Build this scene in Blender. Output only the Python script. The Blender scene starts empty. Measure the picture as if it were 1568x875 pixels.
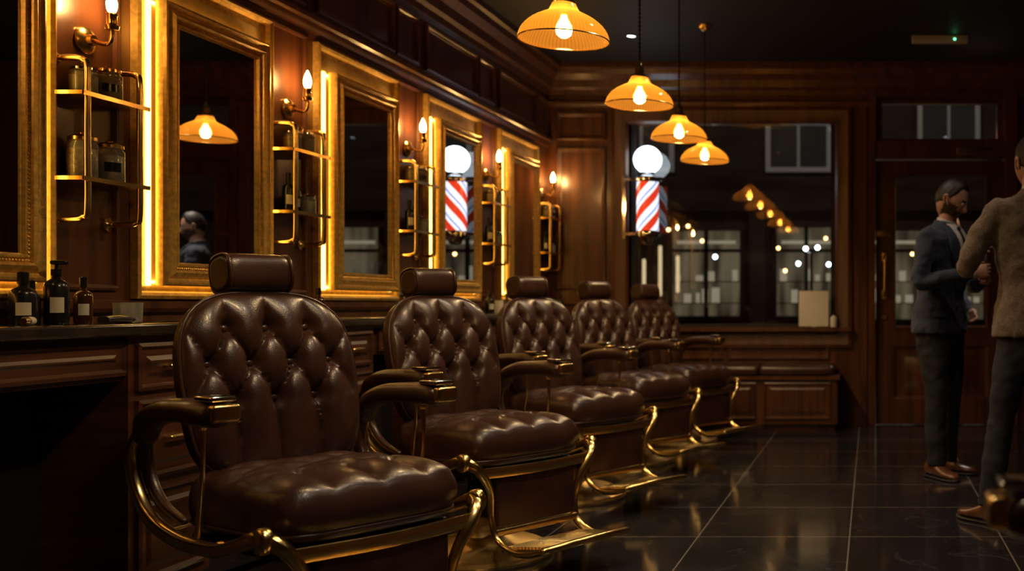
import bpy, bmesh, math, random
from mathutils import Vector, Matrix
random.seed(7)
V=Vector
scene=bpy.context.scene
pi=math.pi
# ------------------------------------------------------------------ materials
def _new(name):
    m=bpy.data.materials.new(name); m.use_nodes=True
    nt=m.node_tree; nt.nodes.clear()
    out=nt.nodes.new('ShaderNodeOutputMaterial')
    return m,nt,out
def mat(name,color,rough=.5,metal=0.,coat=0.,nscale=(6,6,6),var=.25,bump=0.,bscale=None,emit=None,estr=0.,rvar=.0,detail=4,sheen=0,evar=False):
    m,nt,out=_new(name); N=nt.nodes; L=nt.links
    p=N.new('ShaderNodeBsdfPrincipled'); L.new(p.outputs[0],out.inputs[0])
    p.inputs['Roughness'].default_value=rough; p.inputs['Metallic'].default_value=metal
    p.inputs['Coat Weight'].default_value=coat; p.inputs['Coat Roughness'].default_value=.15
    if sheen: p.inputs['Sheen Weight'].default_value=sheen
    tc=N.new('ShaderNodeTexCoord'); mp=N.new('ShaderNodeMapping'); mp.inputs['Scale'].default_value=nscale
    L.new(tc.outputs['Object'],mp.inputs[0])
    nz=N.new('ShaderNodeTexNoise'); nz.inputs['Scale'].default_value=1; nz.inputs['Detail'].default_value=detail
    L.new(mp.outputs[0],nz.inputs['Vector'])
    rp=N.new('ShaderNodeValToRGB'); L.new(nz.outputs['Fac'],rp.inputs[0])
    rp.color_ramp.elements[0].position=.3; rp.color_ramp.elements[1].position=.7
    rp.color_ramp.elements[0].color=[c*(1-var) for c in color]+[1]
    rp.color_ramp.elements[1].color=[min(1,c*(1+var)) for c in color]+[1]
    L.new(rp.outputs[0],p.inputs['Base Color'])
    if rvar:
        mr=N.new('ShaderNodeMapRange'); mr.inputs['To Min'].default_value=max(.02,rough-rvar); mr.inputs['To Max'].default_value=rough+rvar
        L.new(nz.outputs['Fac'],mr.inputs['Value']); L.new(mr.outputs[0],p.inputs['Roughness'])
    if bump:
        n2=N.new('ShaderNodeTexNoise'); n2.inputs['Detail'].default_value=3
        if bscale:
            n2.inputs['Scale'].default_value=bscale; L.new(tc.outputs['Object'],n2.inputs['Vector'])
        else:
            n2.inputs['Scale'].default_value=3; L.new(mp.outputs[0],n2.inputs['Vector'])
        b=N.new('ShaderNodeBump'); b.inputs['Strength'].default_value=bump; b.inputs['Distance'].default_value=.002
        L.new(n2.outputs['Fac'],b.inputs['Height']); L.new(b.outputs[0],p.inputs['Normal'])
    if emit:
        p.inputs['Emission Color'].default_value=list(emit)+[1]; p.inputs['Emission Strength'].default_value=estr
        if evar:
            mr=N.new('ShaderNodeMapRange'); mr.inputs['From Min'].default_value=.35; mr.inputs['From Max'].default_value=.65
            mr.inputs['To Min'].default_value=estr*.25; mr.inputs['To Max'].default_value=estr*1.4
            L.new(nz.outputs['Fac'],mr.inputs['Value']); L.new(mr.outputs[0],p.inputs['Emission Strength'])
    return m
def emis(name,color,s):
    m,nt,out=_new(name); e=nt.nodes.new('ShaderNodeEmission')
    e.inputs[0].default_value=list(color)+[1]; e.inputs[1].default_value=s
    nt.links.new(e.outputs[0],out.inputs[0]); return m
def thin_glass(name,tint=(1,1,1),ior=1.5,rough=0.0,diff=0):
    m,nt,out=_new(name); N=nt.nodes; L=nt.links
    t=N.new('ShaderNodeBsdfTransparent'); t.inputs[0].default_value=list(tint)+[1]
    g=N.new('ShaderNodeBsdfGlossy'); g.inputs['Roughness'].default_value=rough
    f=N.new('ShaderNodeFresnel'); f.inputs[0].default_value=ior
    mx=N.new('ShaderNodeMixShader'); L.new(f.outputs[0],mx.inputs[0]); L.new(t.outputs[0],mx.inputs[1]); L.new(g.outputs[0],mx.inputs[2])
    last=mx
    if diff:
        d=N.new('ShaderNodeBsdfDiffuse'); d.inputs[0].default_value=(.8,.78,.72,1)
        m2=N.new('ShaderNodeMixShader'); m2.inputs[0].default_value=diff; L.new(mx.outputs[0],m2.inputs[1]); L.new(d.outputs[0],m2.inputs[2]); last=m2
    L.new(last.outputs[0],out.inputs[0]); return m
M={}
M['wood']=mat('mahogany_wood',(.096,.032,.0125),.36,coat=.25,nscale=(16,16,1.3),var=.45,bump=.25,rvar=.06)
M['woodh']=mat('mahogany_wood_horizontal',(.068,.023,.0105),.36,coat=.25,nscale=(1.5,1.5,22),var=.45,bump=.25,rvar=.06)
M['woodl']=mat('warm_backing_wood',(.62,.43,.19),.45,coat=.1,nscale=(14,14,1.5),var=.2,bump=.2)
M['dark']=mat('dark_painted_wood',(.012,.010,.012),.55,nscale=(3,3,3),var=.3)
M['ceil']=mat('ceiling_paint',(.010,.015,.025),.6,nscale=(2,2,2),var=.15,bump=.1)
M['leather']=mat('oxblood_leather',(.046,.0185,.0115),.31,coat=.12,nscale=(7,7,7),var=.32,bump=.3,bscale=260,rvar=.08,detail=5)
M['brass']=mat('polished_brass',(.86,.60,.23),.22,metal=1,nscale=(9,9,9),var=.10,rvar=.06)
M['brass2']=mat('satin_brass',(.86,.58,.22),.36,metal=.85,nscale=(9,9,9),var=.12,rvar=.06)
M['gold']=mat('gilded_frame',(.72,.45,.12),.36,metal=.6,nscale=(50,50,50),var=.25,bump=.4,rvar=.08)
M['chrome']=mat('polished_chrome',(.8,.8,.82),.08,metal=1,var=.03)
M['metal']=mat('black_metal',(.03,.03,.03),.3,metal=.8,var=.2)
M['mirror']=mat('mirror_silver',(.88,.89,.90),.008,metal=1,var=.0)
M['counter']=mat('dark_stone_counter',(.03,.022,.018),.15,coat=.3,nscale=(9,9,9),var=.5)
M['glass']=thin_glass('window_glass',(.9,.92,.94),2.0)
M['jar']=thin_glass('jar_glass',(.95,.94,.90),1.8,.03,.22)
M['led']=emis('warm_led',(1,.60,.12),8)
M['bulb']=emis('filament_bulb',(1,.68,.28),110)
M['sbulb']=emis('candle_bulb',(1,.54,.17),240)
M['globe']=mat('opal_globe',(.9,.9,.95),.3,emit=(.80,.92,1),estr=4,var=0)
M['pred']=mat('pole_red',(.7,.04,.03),.2,emit=(1,.06,.02),estr=.7,var=0)
M['pwhite']=mat('pole_white',(.9,.9,.95),.2,emit=(.78,.90,1),estr=1.3,var=0)
M['pblue']=mat('pole_blue',(.03,.08,.5),.2,emit=(.05,.2,1),estr=.8,var=0)
M['black']=mat('black_plastic',(.012,.012,.013),.22,var=.1)
M['amberb']=mat('amber_bottle',(.05,.018,.006),.12,coat=.5,var=.1)
M['label']=mat('paper_label',(.62,.58,.5),.6,var=.06)
M['white']=mat('white_ceramic',(.75,.72,.66),.35,var=.04)
M['powder']=mat('jar_contents',(.85,.62,.38),.8,var=.35,nscale=(90,90,90))
M['cotton']=mat('cotton_contents',(.95,.86,.74),.9,var=.15,nscale=(60,60,60))
M['skin']=mat('skin',(.50,.27,.18),.5,nscale=(25,25,25),var=.08)
M['hair']=mat('dark_hair',(.016,.010,.007),.5,nscale=(120,120,40),var=.5,bump=.8,bscale=160)
M['navy']=mat('navy_wool',(.013,.020,.045),.8,nscale=(150,150,150),var=.3,bump=.3,bscale=350,sheen=.1)
M['tweed']=mat('brown_tweed',(.145,.100,.062),.9,nscale=(190,190,190),var=.5,bump=.5,bscale=300,sheen=.1,detail=6)
M['trouser']=mat('charcoal_trousers',(.006,.007,.011),.85,nscale=(100,100,100),var=.25,bump=.2,bscale=300)
M['shirt']=mat('white_shirt',(.62,.56,.52),.7,var=.05)
M['shoe']=mat('brown_shoe_leather',(.12,.045,.02),.25,coat=.4,var=.3,nscale=(20,20,20))
M['sole']=mat('shoe_sole',(.01,.008,.007),.5,var=.1)
M['eye']=mat('eye_white',(.7,.68,.65),.2,var=0)
M['stone']=mat('street_facade',(.06,.042,.034),.8,nscale=(1.2,1.2,5),var=.4,bump=.4)
M['road']=mat('wet_asphalt',(.02,.02,.022),.3,nscale=(5,5,5),var=.4,bump=.5)
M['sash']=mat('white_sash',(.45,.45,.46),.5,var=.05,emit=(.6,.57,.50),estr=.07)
M['shopw']=mat('lit_shop_window',(.05,.05,.04),.5,emit=(.85,.66,.38),estr=.10,nscale=(5,1,.9),var=.5,evar=True,detail=1)
M['shopi']=mat('lit_shop_interior',(.4,.36,.28),.6,emit=(.95,.82,.55),estr=.28,nscale=(8,8,8),var=.3)
M['winw']=mat('dim_upper_window',(.03,.03,.035),.2,emit=(.3,.26,.2),estr=.03,nscale=(2,2,2),var=.5)
M['bokehc']=emis('street_light_cool',(.8,.92,1),12)
M['bokehw']=emis('street_light_warm',(1,.55,.2),9)
M['strip']=emis('reflection_streak_glow',(1,.74,.40),.9)  # glow for rods that imitate light streaks reflected in the pane
M['green']=emis('green_led',(.1,1,.3),12)
M['plastic']=mat('white_plastic',(.5,.5,.5),.4,var=.04)
def amber():
    m,nt,out=_new('amber_ribbed_glass'); N=nt.nodes; L=nt.links
    tr=N.new('ShaderNodeBsdfTranslucent'); tr.inputs[0].default_value=(.95,.48,.08,1)
    gl=N.new('ShaderNodeBsdfGlossy'); gl.inputs[0].default_value=(1,.85,.55,1); gl.inputs['Roughness'].default_value=.08
    df=N.new('ShaderNodeBsdfDiffuse'); df.inputs[0].default_value=(.45,.21,.04,1)
    tp=N.new('ShaderNodeBsdfTransparent'); tp.inputs[0].default_value=(.90,.48,.12,1)
    a=N.new('ShaderNodeMixShader'); a.inputs[0].default_value=.62; L.new(tr.outputs[0],a.inputs[1]); L.new(df.outputs[0],a.inputs[2])
    b=N.new('ShaderNodeMixShader'); b.inputs[0].default_value=.16; L.new(a.outputs[0],b.inputs[1]); L.new(gl.outputs[0],b.inputs[2])
    tc=N.new('ShaderNodeTexCoord'); sp=N.new('ShaderNodeSeparateXYZ'); L.new(tc.outputs['Object'],sp.inputs[0])
    at=N.new('ShaderNodeMath'); at.operation='ARCTAN2'; L.new(sp.outputs['Y'],at.inputs[0]); L.new(sp.outputs['X'],at.inputs[1])
    mu=N.new('ShaderNodeMath'); mu.operation='MULTIPLY'; mu.inputs[1].default_value=72; L.new(at.outputs[0],mu.inputs[0])
    sn=N.new('ShaderNodeMath'); sn.operation='SINE'; L.new(mu.outputs[0],sn.inputs[0])
    mr=N.new('ShaderNodeMapRange'); mr.inputs['From Min'].default_value=-1; mr.inputs['To Min'].default_value=.30; mr.inputs['To Max'].default_value=.46
    L.new(sn.outputs[0],mr.inputs['Value'])
    c=N.new('ShaderNodeMixShader'); L.new(mr.outputs[0],c.inputs[0]); L.new(b.outputs[0],c.inputs[1]); L.new(tp.outputs[0],c.inputs[2])
    L.new(c.outputs[0],out.inputs[0]); return m
M['amber']=amber()
def floor_mat():
    m,nt,out=_new('dark_stone_tiles'); N=nt.nodes; L=nt.links
    p=N.new('ShaderNodeBsdfPrincipled'); L.new(p.outputs[0],out.inputs[0])
    g=N.new('ShaderNodeNewGeometry'); mp=N.new('ShaderNodeMapping'); mp.inputs['Location'].default_value=(.093+.67*9,.07+.67*6,0)
    L.new(g.outputs['Position'],mp.inputs[0])
    br=N.new('ShaderNodeTexBrick'); br.offset=0; br.squash=1
    br.inputs['Scale'].default_value=1; br.inputs['Brick Width'].default_value=.67; br.inputs['Row Height'].default_value=.67
    br.inputs['Mortar Size'].default_value=.0034; br.inputs['Mortar Smooth'].default_value=.1
    br.inputs['Color1'].default_value=(.014,.0135,.0145,1); br.inputs['Color2'].default_value=(.020,.019,.020,1); br.inputs['Mortar'].default_value=(.20,.175,.15,1)
    L.new(mp.outputs[0],br.inputs['Vector'])
    nz=N.new('ShaderNodeTexNoise'); nz.inputs['Scale'].default_value=1.6; nz.inputs['Detail'].default_value=8; nz.inputs['Distortion'].default_value=1.5
    L.new(g.outputs['Position'],nz.inputs['Vector'])
    rp=N.new('ShaderNodeValToRGB'); e=rp.color_ramp.elements
    e[0].position=.494; e[0].color=(0,0,0,1); e[1].position=.50; e[1].color=(.05,.045,.04,1)
    e2=rp.color_ramp.elements.new(.506); e2.color=(0,0,0,1)
    L.new(nz.outputs['Fac'],rp.inputs[0])
    ad=N.new('ShaderNodeMixRGB'); ad.blend_type='ADD'; ad.inputs[0].default_value=.6
    L.new(br.outputs['Color'],ad.inputs[1]); L.new(rp.outputs[0],ad.inputs[2]); L.new(ad.outputs[0],p.inputs['Base Color'])
    mr=N.new('ShaderNodeMapRange'); mr.inputs['To Min'].default_value=.05; mr.inputs['To Max'].default_value=.17
    n3=N.new('ShaderNodeTexNoise'); n3.inputs['Scale'].default_value=5; n3.inputs['Detail'].default_value=6; L.new(g.outputs['Position'],n3.inputs['Vector'])
    L.new(n3.outputs['Fac'],mr.inputs['Value']); L.new(mr.outputs[0],p.inputs['Roughness'])
    p.inputs['Specular IOR Level'].default_value=1.0
    b=N.new('ShaderNodeBump'); b.inputs['Strength'].default_value=.4; b.inputs['Distance'].default_value=.002; b.invert=True
    L.new(br.outputs['Fac'],b.inputs['Height']); L.new(b.outputs[0],p.inputs['Normal'])
    return m
M['floor']=floor_mat()
# ------------------------------------------------------------------ mesh helpers
def mesh_from(bm,name,mats,smooth=True,angle=40):
    bmesh.ops.recalc_face_normals(bm,faces=bm.faces)
    me=bpy.data.meshes.new(name); bm.to_mesh(me); bm.free()
    for k in mats: me.materials.append(M[k])
    if smooth:
        me.shade_smooth()
        try: me.set_sharp_from_angle(angle=math.radians(angle))
        except Exception: pass
    return me
def place(name,me,parent=None,loc=(0,0,0),rot=(0,0,0)):
    o=bpy.data.objects.new(name,me); scene.collection.objects.link(o)
    o.location=loc; o.rotation_euler=rot
    if parent: o.parent=parent
    return o
def add(name,bm,mats,parent=None,smooth=True,angle=40,**k):
    return place(name,mesh_from(bm,name,mats,smooth,angle),parent,**k)
def empty(name,loc=(0,0,0),rz=0):
    o=bpy.data.objects.new(name,None); o.empty_display_size=.1; scene.collection.objects.link(o)
    o.location=loc; o.rotation_euler=(0,0,rz); return o
def lamp(parent,kind,loc,power,color,size=.03,spot=120,blend=.8,name='lamp'):
    l=bpy.data.lights.new(name,kind); l.energy=power; l.color=color; l.shadow_soft_size=size
    if kind=='SPOT': l.spot_size=math.radians(spot); l.spot_blend=blend
    o=bpy.data.objects.new(name,l); scene.collection.objects.link(o); o.parent=parent; o.location=loc; return o
def B(): return bmesh.new()
def box(bm,x0,x1,y0,y1,z0,z1,mi=0):
    vs=[bm.verts.new((x,y,z)) for x in (x0,x1) for y in (y0,y1) for z in (z0,z1)]
    for f in ((0,1,3,2),(4,6,7,5),(0,4,5,1),(2,3,7,6),(0,2,6,4),(1,5,7,3)):
        fc=bm.faces.new([vs[i] for i in f]); fc.material_index=mi
    return vs
def loft(bm,rings,mi=0,cap=True,closed=True):
    R=[[bm.verts.new(p) for p in r] for r in rings]; n=len(R[0])
    for a,b in zip(R,R[1:]):
        for i in range(n if closed else n-1):
            f=bm.faces.new((a[i],a[(i+1)%n],b[(i+1)%n],b[i])); f.material_index=mi
    if cap:
        for r in (R[0],R[-1]):
            try:
                f=bm.faces.new(r); f.material_index=mi
            except Exception: pass
    return R
def lathe(bm,prof,c=(0,0,0),n=32,mi=0,cap=True,axis='z'):
    c=V(c); rings=[]
    for r,z in prof:
        r=max(r,.0004); ring=[]
        for i in range(n):
            a=2*pi*i/n; x,y=r*math.cos(a),r*math.sin(a)
            ring.append(c+(V((x,y,z)) if axis=='z' else V((z,x,y)) if axis=='x' else V((x,z,y))))
        rings.append(ring)
    return loft(bm,rings,mi,cap)
def catmull(P,k=5):
    out=[];n=len(P)
    for i in range(n-1):
        p0=P[max(i-1,0)];p1=P[i];p2=P[i+1];p3=P[min(i+2,n-1)]
        for j in range(k):
            t=j/k; out.append(tuple(.5*((2*b)+(-a+c)*t+(2*a-5*b+4*c-d)*t*t+(-a+3*b-3*c+d)*t**3) for a,b,c,d in zip(p0,p1,p2,p3)))
    out.append(tuple(P[-1])); return out
def tube(bm,pts,rad,n=12,mi=0,a0=None,k=0,e=2.0,roundcap=False):
    P=[]
    for i,p in enumerate(pts):
        r=rad[i] if isinstance(rad,(list,)) else rad
        if not isinstance(r,tuple): r=(r,r)
        P.append(tuple(p)+r)
    if k: P=catmull(P,k)
    C=[V(p[:3]) for p in P]; T=[]
    for i in range(len(C)):
        T.append((C[min(i+1,len(C)-1)]-C[max(i-1,0)]).normalized())
    if a0 is None:
        a0=V((0,1,0)) if abs(T[0].y)<.8 else V((1,0,0))
    a=V(a0); rings=[]
    def ring(c,a,b,ra,rb):
        o=[]
        for j in range(n):
            th=2*pi*j/n; cx,sx=math.cos(th),math.sin(th)
            cx=math.copysign(abs(cx)**(2/e),cx); sx=math.copysign(abs(sx)**(2/e),sx)
            o.append(c+a*(ra*cx)+b*(rb*sx))
        return o
    L=len(C)
    for i in range(L):
        a=(a-T[i]*a.dot(T[i])).normalized(); b=T[i].cross(a)
        if i==0 and roundcap:
            for q in (.98,.8,.45):
                s=math.sqrt(1-q*q); rings.append(ring(C[0]-T[0]*(q*P[0][4]),a,b,P[0][3]*s,P[0][4]*s))
        rings.append(ring(C[i],a,b,P[i][3],P[i][4]))
        if i==L-1 and roundcap:
            for q in (.45,.8,.98):
                s=math.sqrt(1-q*q); rings.append(ring(C[i]+T[i]*(q*P[i][4]),a,b,P[i][3]*s,P[i][4]*s))
    loft(bm,rings,mi)
def ball(bm,c,r,mi=0,n=14,m=8):
    if not isinstance(r,tuple): r=(r,r,r)
    c=V(c); rings=[]
    for i in range(m+1):
        ph=-pi/2+pi*i/m; ph=max(min(ph,pi/2-.02),-pi/2+.02)
        rings.append([c+V((r[0]*math.cos(ph)*math.cos(2*pi*j/n),r[1]*math.cos(ph)*math.sin(2*pi*j/n),r[2]*math.sin(ph))) for j in range(n)])
    loft(bm,rings,mi)
def gridbox(bm,xs,ys,zs,fn,mi=0):
    nx,ny,nz=len(xs)-1,len(ys)-1,len(zs)-1; D={}
    def g(i,j,k):
        if (i,j,k) not in D: D[(i,j,k)]=bm.verts.new(fn(xs[i],ys[j],zs[k],(i,j,k),(nx,ny,nz)))
        return D[(i,j,k)]
    def q(*v):
        f=bm.faces.new([g(*x) for x in v]); f.material_index=mi
    for i in range(nx):
        for j in range(ny):
            q((i,j,0),(i,j+1,0),(i+1,j+1,0),(i+1,j,0)); q((i,j,nz),(i+1,j,nz),(i+1,j+1,nz),(i,j+1,nz))
    for i in range(nx):
        for k in range(nz):
            q((i,0,k),(i+1,0,k),(i+1,0,k+1),(i,0,k+1)); q((i,ny,k),(i,ny,k+1),(i+1,ny,k+1),(i+1,ny,k))
    for j in range(ny):
        for k in range(nz):
            q((0,j,k),(0,j,k+1),(0,j+1,k+1),(0,j+1,k)); q((nx,j,k),(nx,j+1,k),(nx,j+1,k+1),(nx,j,k+1))
def rbox(bm,c,s,r,mi=0,k=4,Mx=None,mid=1):
    h=[a/2 for a in s]; rr=[min(r,a*.999) for a in h]
    def co(h,r):
        l=[-h+r*j/k for j in range(k+1)]
        for m_ in range(1,mid): l.append(-h+r+(2*h-2*r)*m_/mid)
        return l+[h-r+r*j/k for j in range(k+1)]
    c=V(c)
    def fn(x,y,z,i,n):
        p=V((x,y,z)); q=V([max(-h[a]+rr[a],min(h[a]-rr[a],p[a])) for a in range(3)])
        d=p-q
        if d.length>1e-9: p=q+V([d[a]/rr[a] for a in range(3)]).normalized()*r if min(rr)>=r*.99 else q+V([ (V([d[b]/rr[b] for b in range(3)]).normalized())[a]*rr[a] for a in range(3)])
        p=p+c
        return Mx@p if Mx else p
    gridbox(bm,co(h[0],rr[0]),co(h[1],rr[1]),co(h[2],rr[2]),fn,mi)
XL=-2.74; YB=8.86; H=3.05
mapL=lambda a,z,d:V((XL+d,a,z))
mapB=lambda a,z,d:V((a,YB-d,z))
def frame(bm,mp,a0,a1,z0,z1,prof,mi=0,fill=None):
    R=[]
    for ins,d in prof:
        R.append([mp(a0+ins,z0+ins,d),mp(a1-ins,z0+ins,d),mp(a1-ins,z1-ins,d),mp(a0+ins,z1-ins,d)])
    rr=loft(bm,R,mi,cap=False)
    if fill is not None:
        f=bm.faces.new(rr[-1]); f.material_index=fill
PANEL=[(0,0),(0,.016),(.010,.022),(.020,.020),(.026,.010),(.034,.008),(.040,.001)]
RAISED=[(0,0),(0,.014),(.012,.018),(.022,.006),(.045,.006),(.060,.014)]
def sweep(bm,mp,prof,a0,a1,mi=0):
    R=[[mp(a,z,d) for d,z in prof] for a in (a0,a1)]
    loft(bm,R,mi)
# ------------------------------------------------------------------ room shell
bm=B(); box(bm,XL-.2,2.5,-1.4,YB+.16,-.1,0); add('floor',bm,['floor'],smooth=False)
bm=B(); box(bm,XL-.2,2.5,-1.4,YB+.16,H,H+.1); add('ceiling',bm,['ceil'],smooth=False)
bm=B(); box(bm,XL-.2,XL,-1.4,YB+.16,0,H); add('wall_left',bm,['wood'],smooth=False)
bm=B(); box(bm,2.3,2.5,-1.4,YB+.16,0,H); add('wall_right',bm,['wood'],smooth=False)
bm=B(); box(bm,XL,2.3,-1.4,-1.2,0,H); add('wall_rear',bm,['wood'],smooth=False)
for x0,x1,z0,z1 in ((XL,-2.05,0,H),(-2.05,-.29,2.67,H),(-2.05,-.29,0,.80),(-.29,.04,0,H),(.04,1.14,2.78,H),(1.14,2.3,0,H)):
    bm=B(); box(bm,x0,x1,YB,YB+.16,z0,z1); add('wall_back',bm,['wood'],smooth=False)
SP=1.265; MC=[3.04+SP*i for i in range(-2,5)]; SC=[3.63+SP*i for i in range(-2,5)]
bm=B()
crown=[(0,2.80),(.03,2.80),(.035,2.84),(.06,2.86),(.07,2.92),(.12,2.96),(.13,3.00),(.16,3.01),(.16,3.05),(0,3.05)]
sweep(bm,mapL,crown,-1.2,YB)
rail=[(0,2.36),(.022,2.36),(.03,2.375),(.03,2.40),(.045,2.41),(.045,2.43),(0,2.43)]
sweep(bm,mapL,rail,-1.2,YB)
dado=[(0,1.00),(.02,1.00),(.03,1.015),(.03,1.04),(0,1.045)]
sweep(bm,mapL,dado,-1.2,YB)
for c in MC: frame(bm,mapL,c-.42,c+.42,2.47,2.76,PANEL)
for c in SC:
    frame(bm,mapL,c-.15,c+.15,2.47,2.76,PANEL)
    if c<8.4: frame(bm,mapL,c-.165,c+.165,1.08,2.33,[(0,0),(0,.014),(.008,.018),(.016,.014),(.02,.001)])
add('trim_left',bm,['wood'],angle=30)
bm=B()
sweep(bm,mapB,crown,XL,2.3)
rail2=[(0,2.70),(.03,2.70),(.04,2.72),(.04,2.745),(0,2.76)]
sweep(bm,mapB,rail2,XL,-.02)
frame(bm,mapB,-2.66,-2.24,2.42,2.66,PANEL); frame(bm,mapB,-2.66,-2.24,1.15,2.36,PANEL); frame(bm,mapB,-2.66,-2.24,.15,1.05,PANEL)
frame(bm,mapB,-2.19,-.16,.66,2.70,[(0,0),(0,.03),(.03,.04),(.07,.03),(.12,.025),(.14,.005),(.14,-.10)])
box(bm,-.10,-.03,YB-.035,YB,0,2.70)
box(bm,-.02,.04,YB-.05,YB,0,2.78); box(bm,1.14,1.24,YB-.05,YB,0,2.78)
box(bm,-.02,1.24,YB-.05,YB+.0,2.78,2.84)
box(bm,.04,1.14,YB-.03,YB+.12,2.26,2.41)
box(bm,-2.19,-.16,YB-.10,YB,.80,.835)
frame(bm,mapB,-2.1,-1.25,.56,.76,PANEL); frame(bm,mapB,-1.2,-.35,.56,.76,PANEL)
add('trim_back',bm,['wood'],angle=30)
bm=B(); box(bm,1.24,2.3,YB-.025,YB,0,.16); box(bm,-.27,-.1,YB-.025,YB,0,.16); add('baseboard_back',bm,['wood'],smooth=False)
bm=B(); box(bm,2.27,2.3,-1.2,YB-.03,0,.16); add('baseboard_right',bm,['wood'],smooth=False)
bm=B()
mapR=lambda a,z,d:V((2.3-d,a,z))
for c in MC: frame(bm,mapR,c-.5,c+.5,1.1,2.6,PANEL); frame(bm,mapR,c-.5,c+.5,.2,.95,PANEL)
sweep(bm,mapR,crown,-1.2,YB-.17)
add('trim_right',bm,['wood'],angle=30)
win=empty('window_1')
bm=B()
for a in ((-2.045,-2.0,.842,2.66),(-.34,-.295,.842,2.66),(-2.045,-.295,.805,.86),(-2.045,-.295,2.62,2.66)): box(bm,a[0],a[1],YB+.06,YB+.14,a[2],a[3])
add('sash_frame',bm,['dark'],win,smooth=False)
bm=B(); vs=[bm.verts.new(p) for p in ((-2.0,YB+.11,.86),(-.34,YB+.11,.86),(-.34,YB+.11,2.62),(-2.0,YB+.11,2.62))]; bm.faces.new(vs); add('pane',bm,['glass'],win,smooth=False)
win=empty('window_2')
bm=B()
for a in ((.045,.10,2.415,2.775),(1.08,1.135,2.415,2.775),(.1,1.08,2.415,2.44),(.1,1.08,2.74,2.775)): box(bm,a[0],a[1],YB+.04,YB+.12,a[2],a[3])
add('sash_frame',bm,['wood'],win,smooth=False)
bm=B(); vs=[bm.verts.new(p) for p in ((.1,YB+.09,2.44),(1.08,YB+.09,2.44),(1.08,YB+.09,2.74),(.1,YB+.09,2.74))]; bm.faces.new(vs); add('pane',bm,['glass'],win,smooth=False)
dr=empty('door_1')
bm=B()
y0,y1=YB+.02,YB+.075
for a in ((.045,.19,.01,2.25),(1.0,1.135,.01,2.25),(.19,1.0,2.14,2.25),(.19,1.0,.01,.22),(.19,1.0,.68,.82)): box(bm,a[0],a[1],y0,y1,a[2],a[3])
box(bm,.19,1.0,y0+.02,y1-.01,.22,.68)
mapD=lambda a,z,d:V((a,y0-d,z))
frame(bm,lambda a,z,d:V((a,y0+.02-d,z)),.19,1.0,.22,.68,[(0,.02),(.02,.012),(.03,.0),(.09,.001),(.11,.012)],fill=0)
frame(bm,mapD,.19,1.0,.82,2.14,[(0,0),(0,.012),(.02,.008),(.025,-.03)])
add('leaf',bm,['wood'],dr,angle=30)
bm=B(); vs=[bm.verts.new(p) for p in ((.19,YB+.05,.82),(1.0,YB+.05,.82),(1.0,YB+.05,2.14),(.19,YB+.05,2.14))]; bm.faces.new(vs); add('pane',bm,['glass'],dr,smooth=False)
bm=B()
tube(bm,[(.12,y0-.0,1.10),(.12,y0-.05,1.12),(.12,y0-.055,1.18),(.12,y0-.055,1.36),(.12,y0-.05,1.42),(.12,y0,1.44)],.012,n=10,k=4)
rbox(bm,(.12,y0-.004,1.11),(.05,.012,.08),.005); rbox(bm,(.12,y0-.004,1.43),(.05,.012,.08),.005)
rbox(bm,(.115,y0-.004,1.63),(.12,.012,.05),.005); lathe(bm,[(.026,0),(.026,-.012),(.02,-.02)],(.12,y0,.92),n=16,axis='y')
add('pull_handle',bm,['brass'],dr)
bm=B(); rbox(bm,(.88,YB-.034,2.325),(.30,.012,.06),.004); add('brass_sign_plate',bm,['brass'])
# ------------------------------------------------------------------ vanity counter
vc=empty('vanity_counter')
bm=B(); XF=-2.43
rbox(bm,((XL+.003-2.395)/2,3.95+1.2,.945),(2.74-.003-2.395,9.8-2.4,.04),.010,k=3); add('countertop',bm,['counter'],vc)
bm=B()
mapC=lambda a,z,d:V((XF+d,a,z))
box(bm,XL+.003,XF-.02,1.46,8.84,.78,.924); 
for c in SC:
    if c<1.5: continue
    a0,a1=c-.21,min(c+.21,8.84)
    box(bm,XL+.003,XF,a0,a1,.06,.924); box(bm,XL+.003,XF-.04,a0,a1,0,.06)
    if a1-a0>.3:
        for z0,z1 in ((.74,.90),(.44,.71),(.10,.41)): frame(bm,mapC,a0+.03,a1-.03,z0,z1,RAISED,fill=0)
for c in MC:
    if c<2: continue
    frame(bm,lambda a,z,d:V((XF-.02+d,a,z)),c-.39,c+.39,.795,.91,RAISED,fill=0)
    box(bm,XL+.003,XL+.02,c-.42,c+.42,0,.78,1)
add('cabinets',bm,['woodh','dark'],vc,angle=25)
bm=B()
for c in SC:
    if 1.5<c<8.5:
        for z in (.82,.575,.255):
            tube(bm,[(XF+.014,c-.05,z),(XF+.035,c-.05,z),(XF+.038,c-.03,z),(XF+.038,c+.03,z),(XF+.035,c+.05,z),(XF+.014,c+.05,z)],.006,n=8,k=3)
add('drawer_pulls',bm,['brass'],vc)
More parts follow.
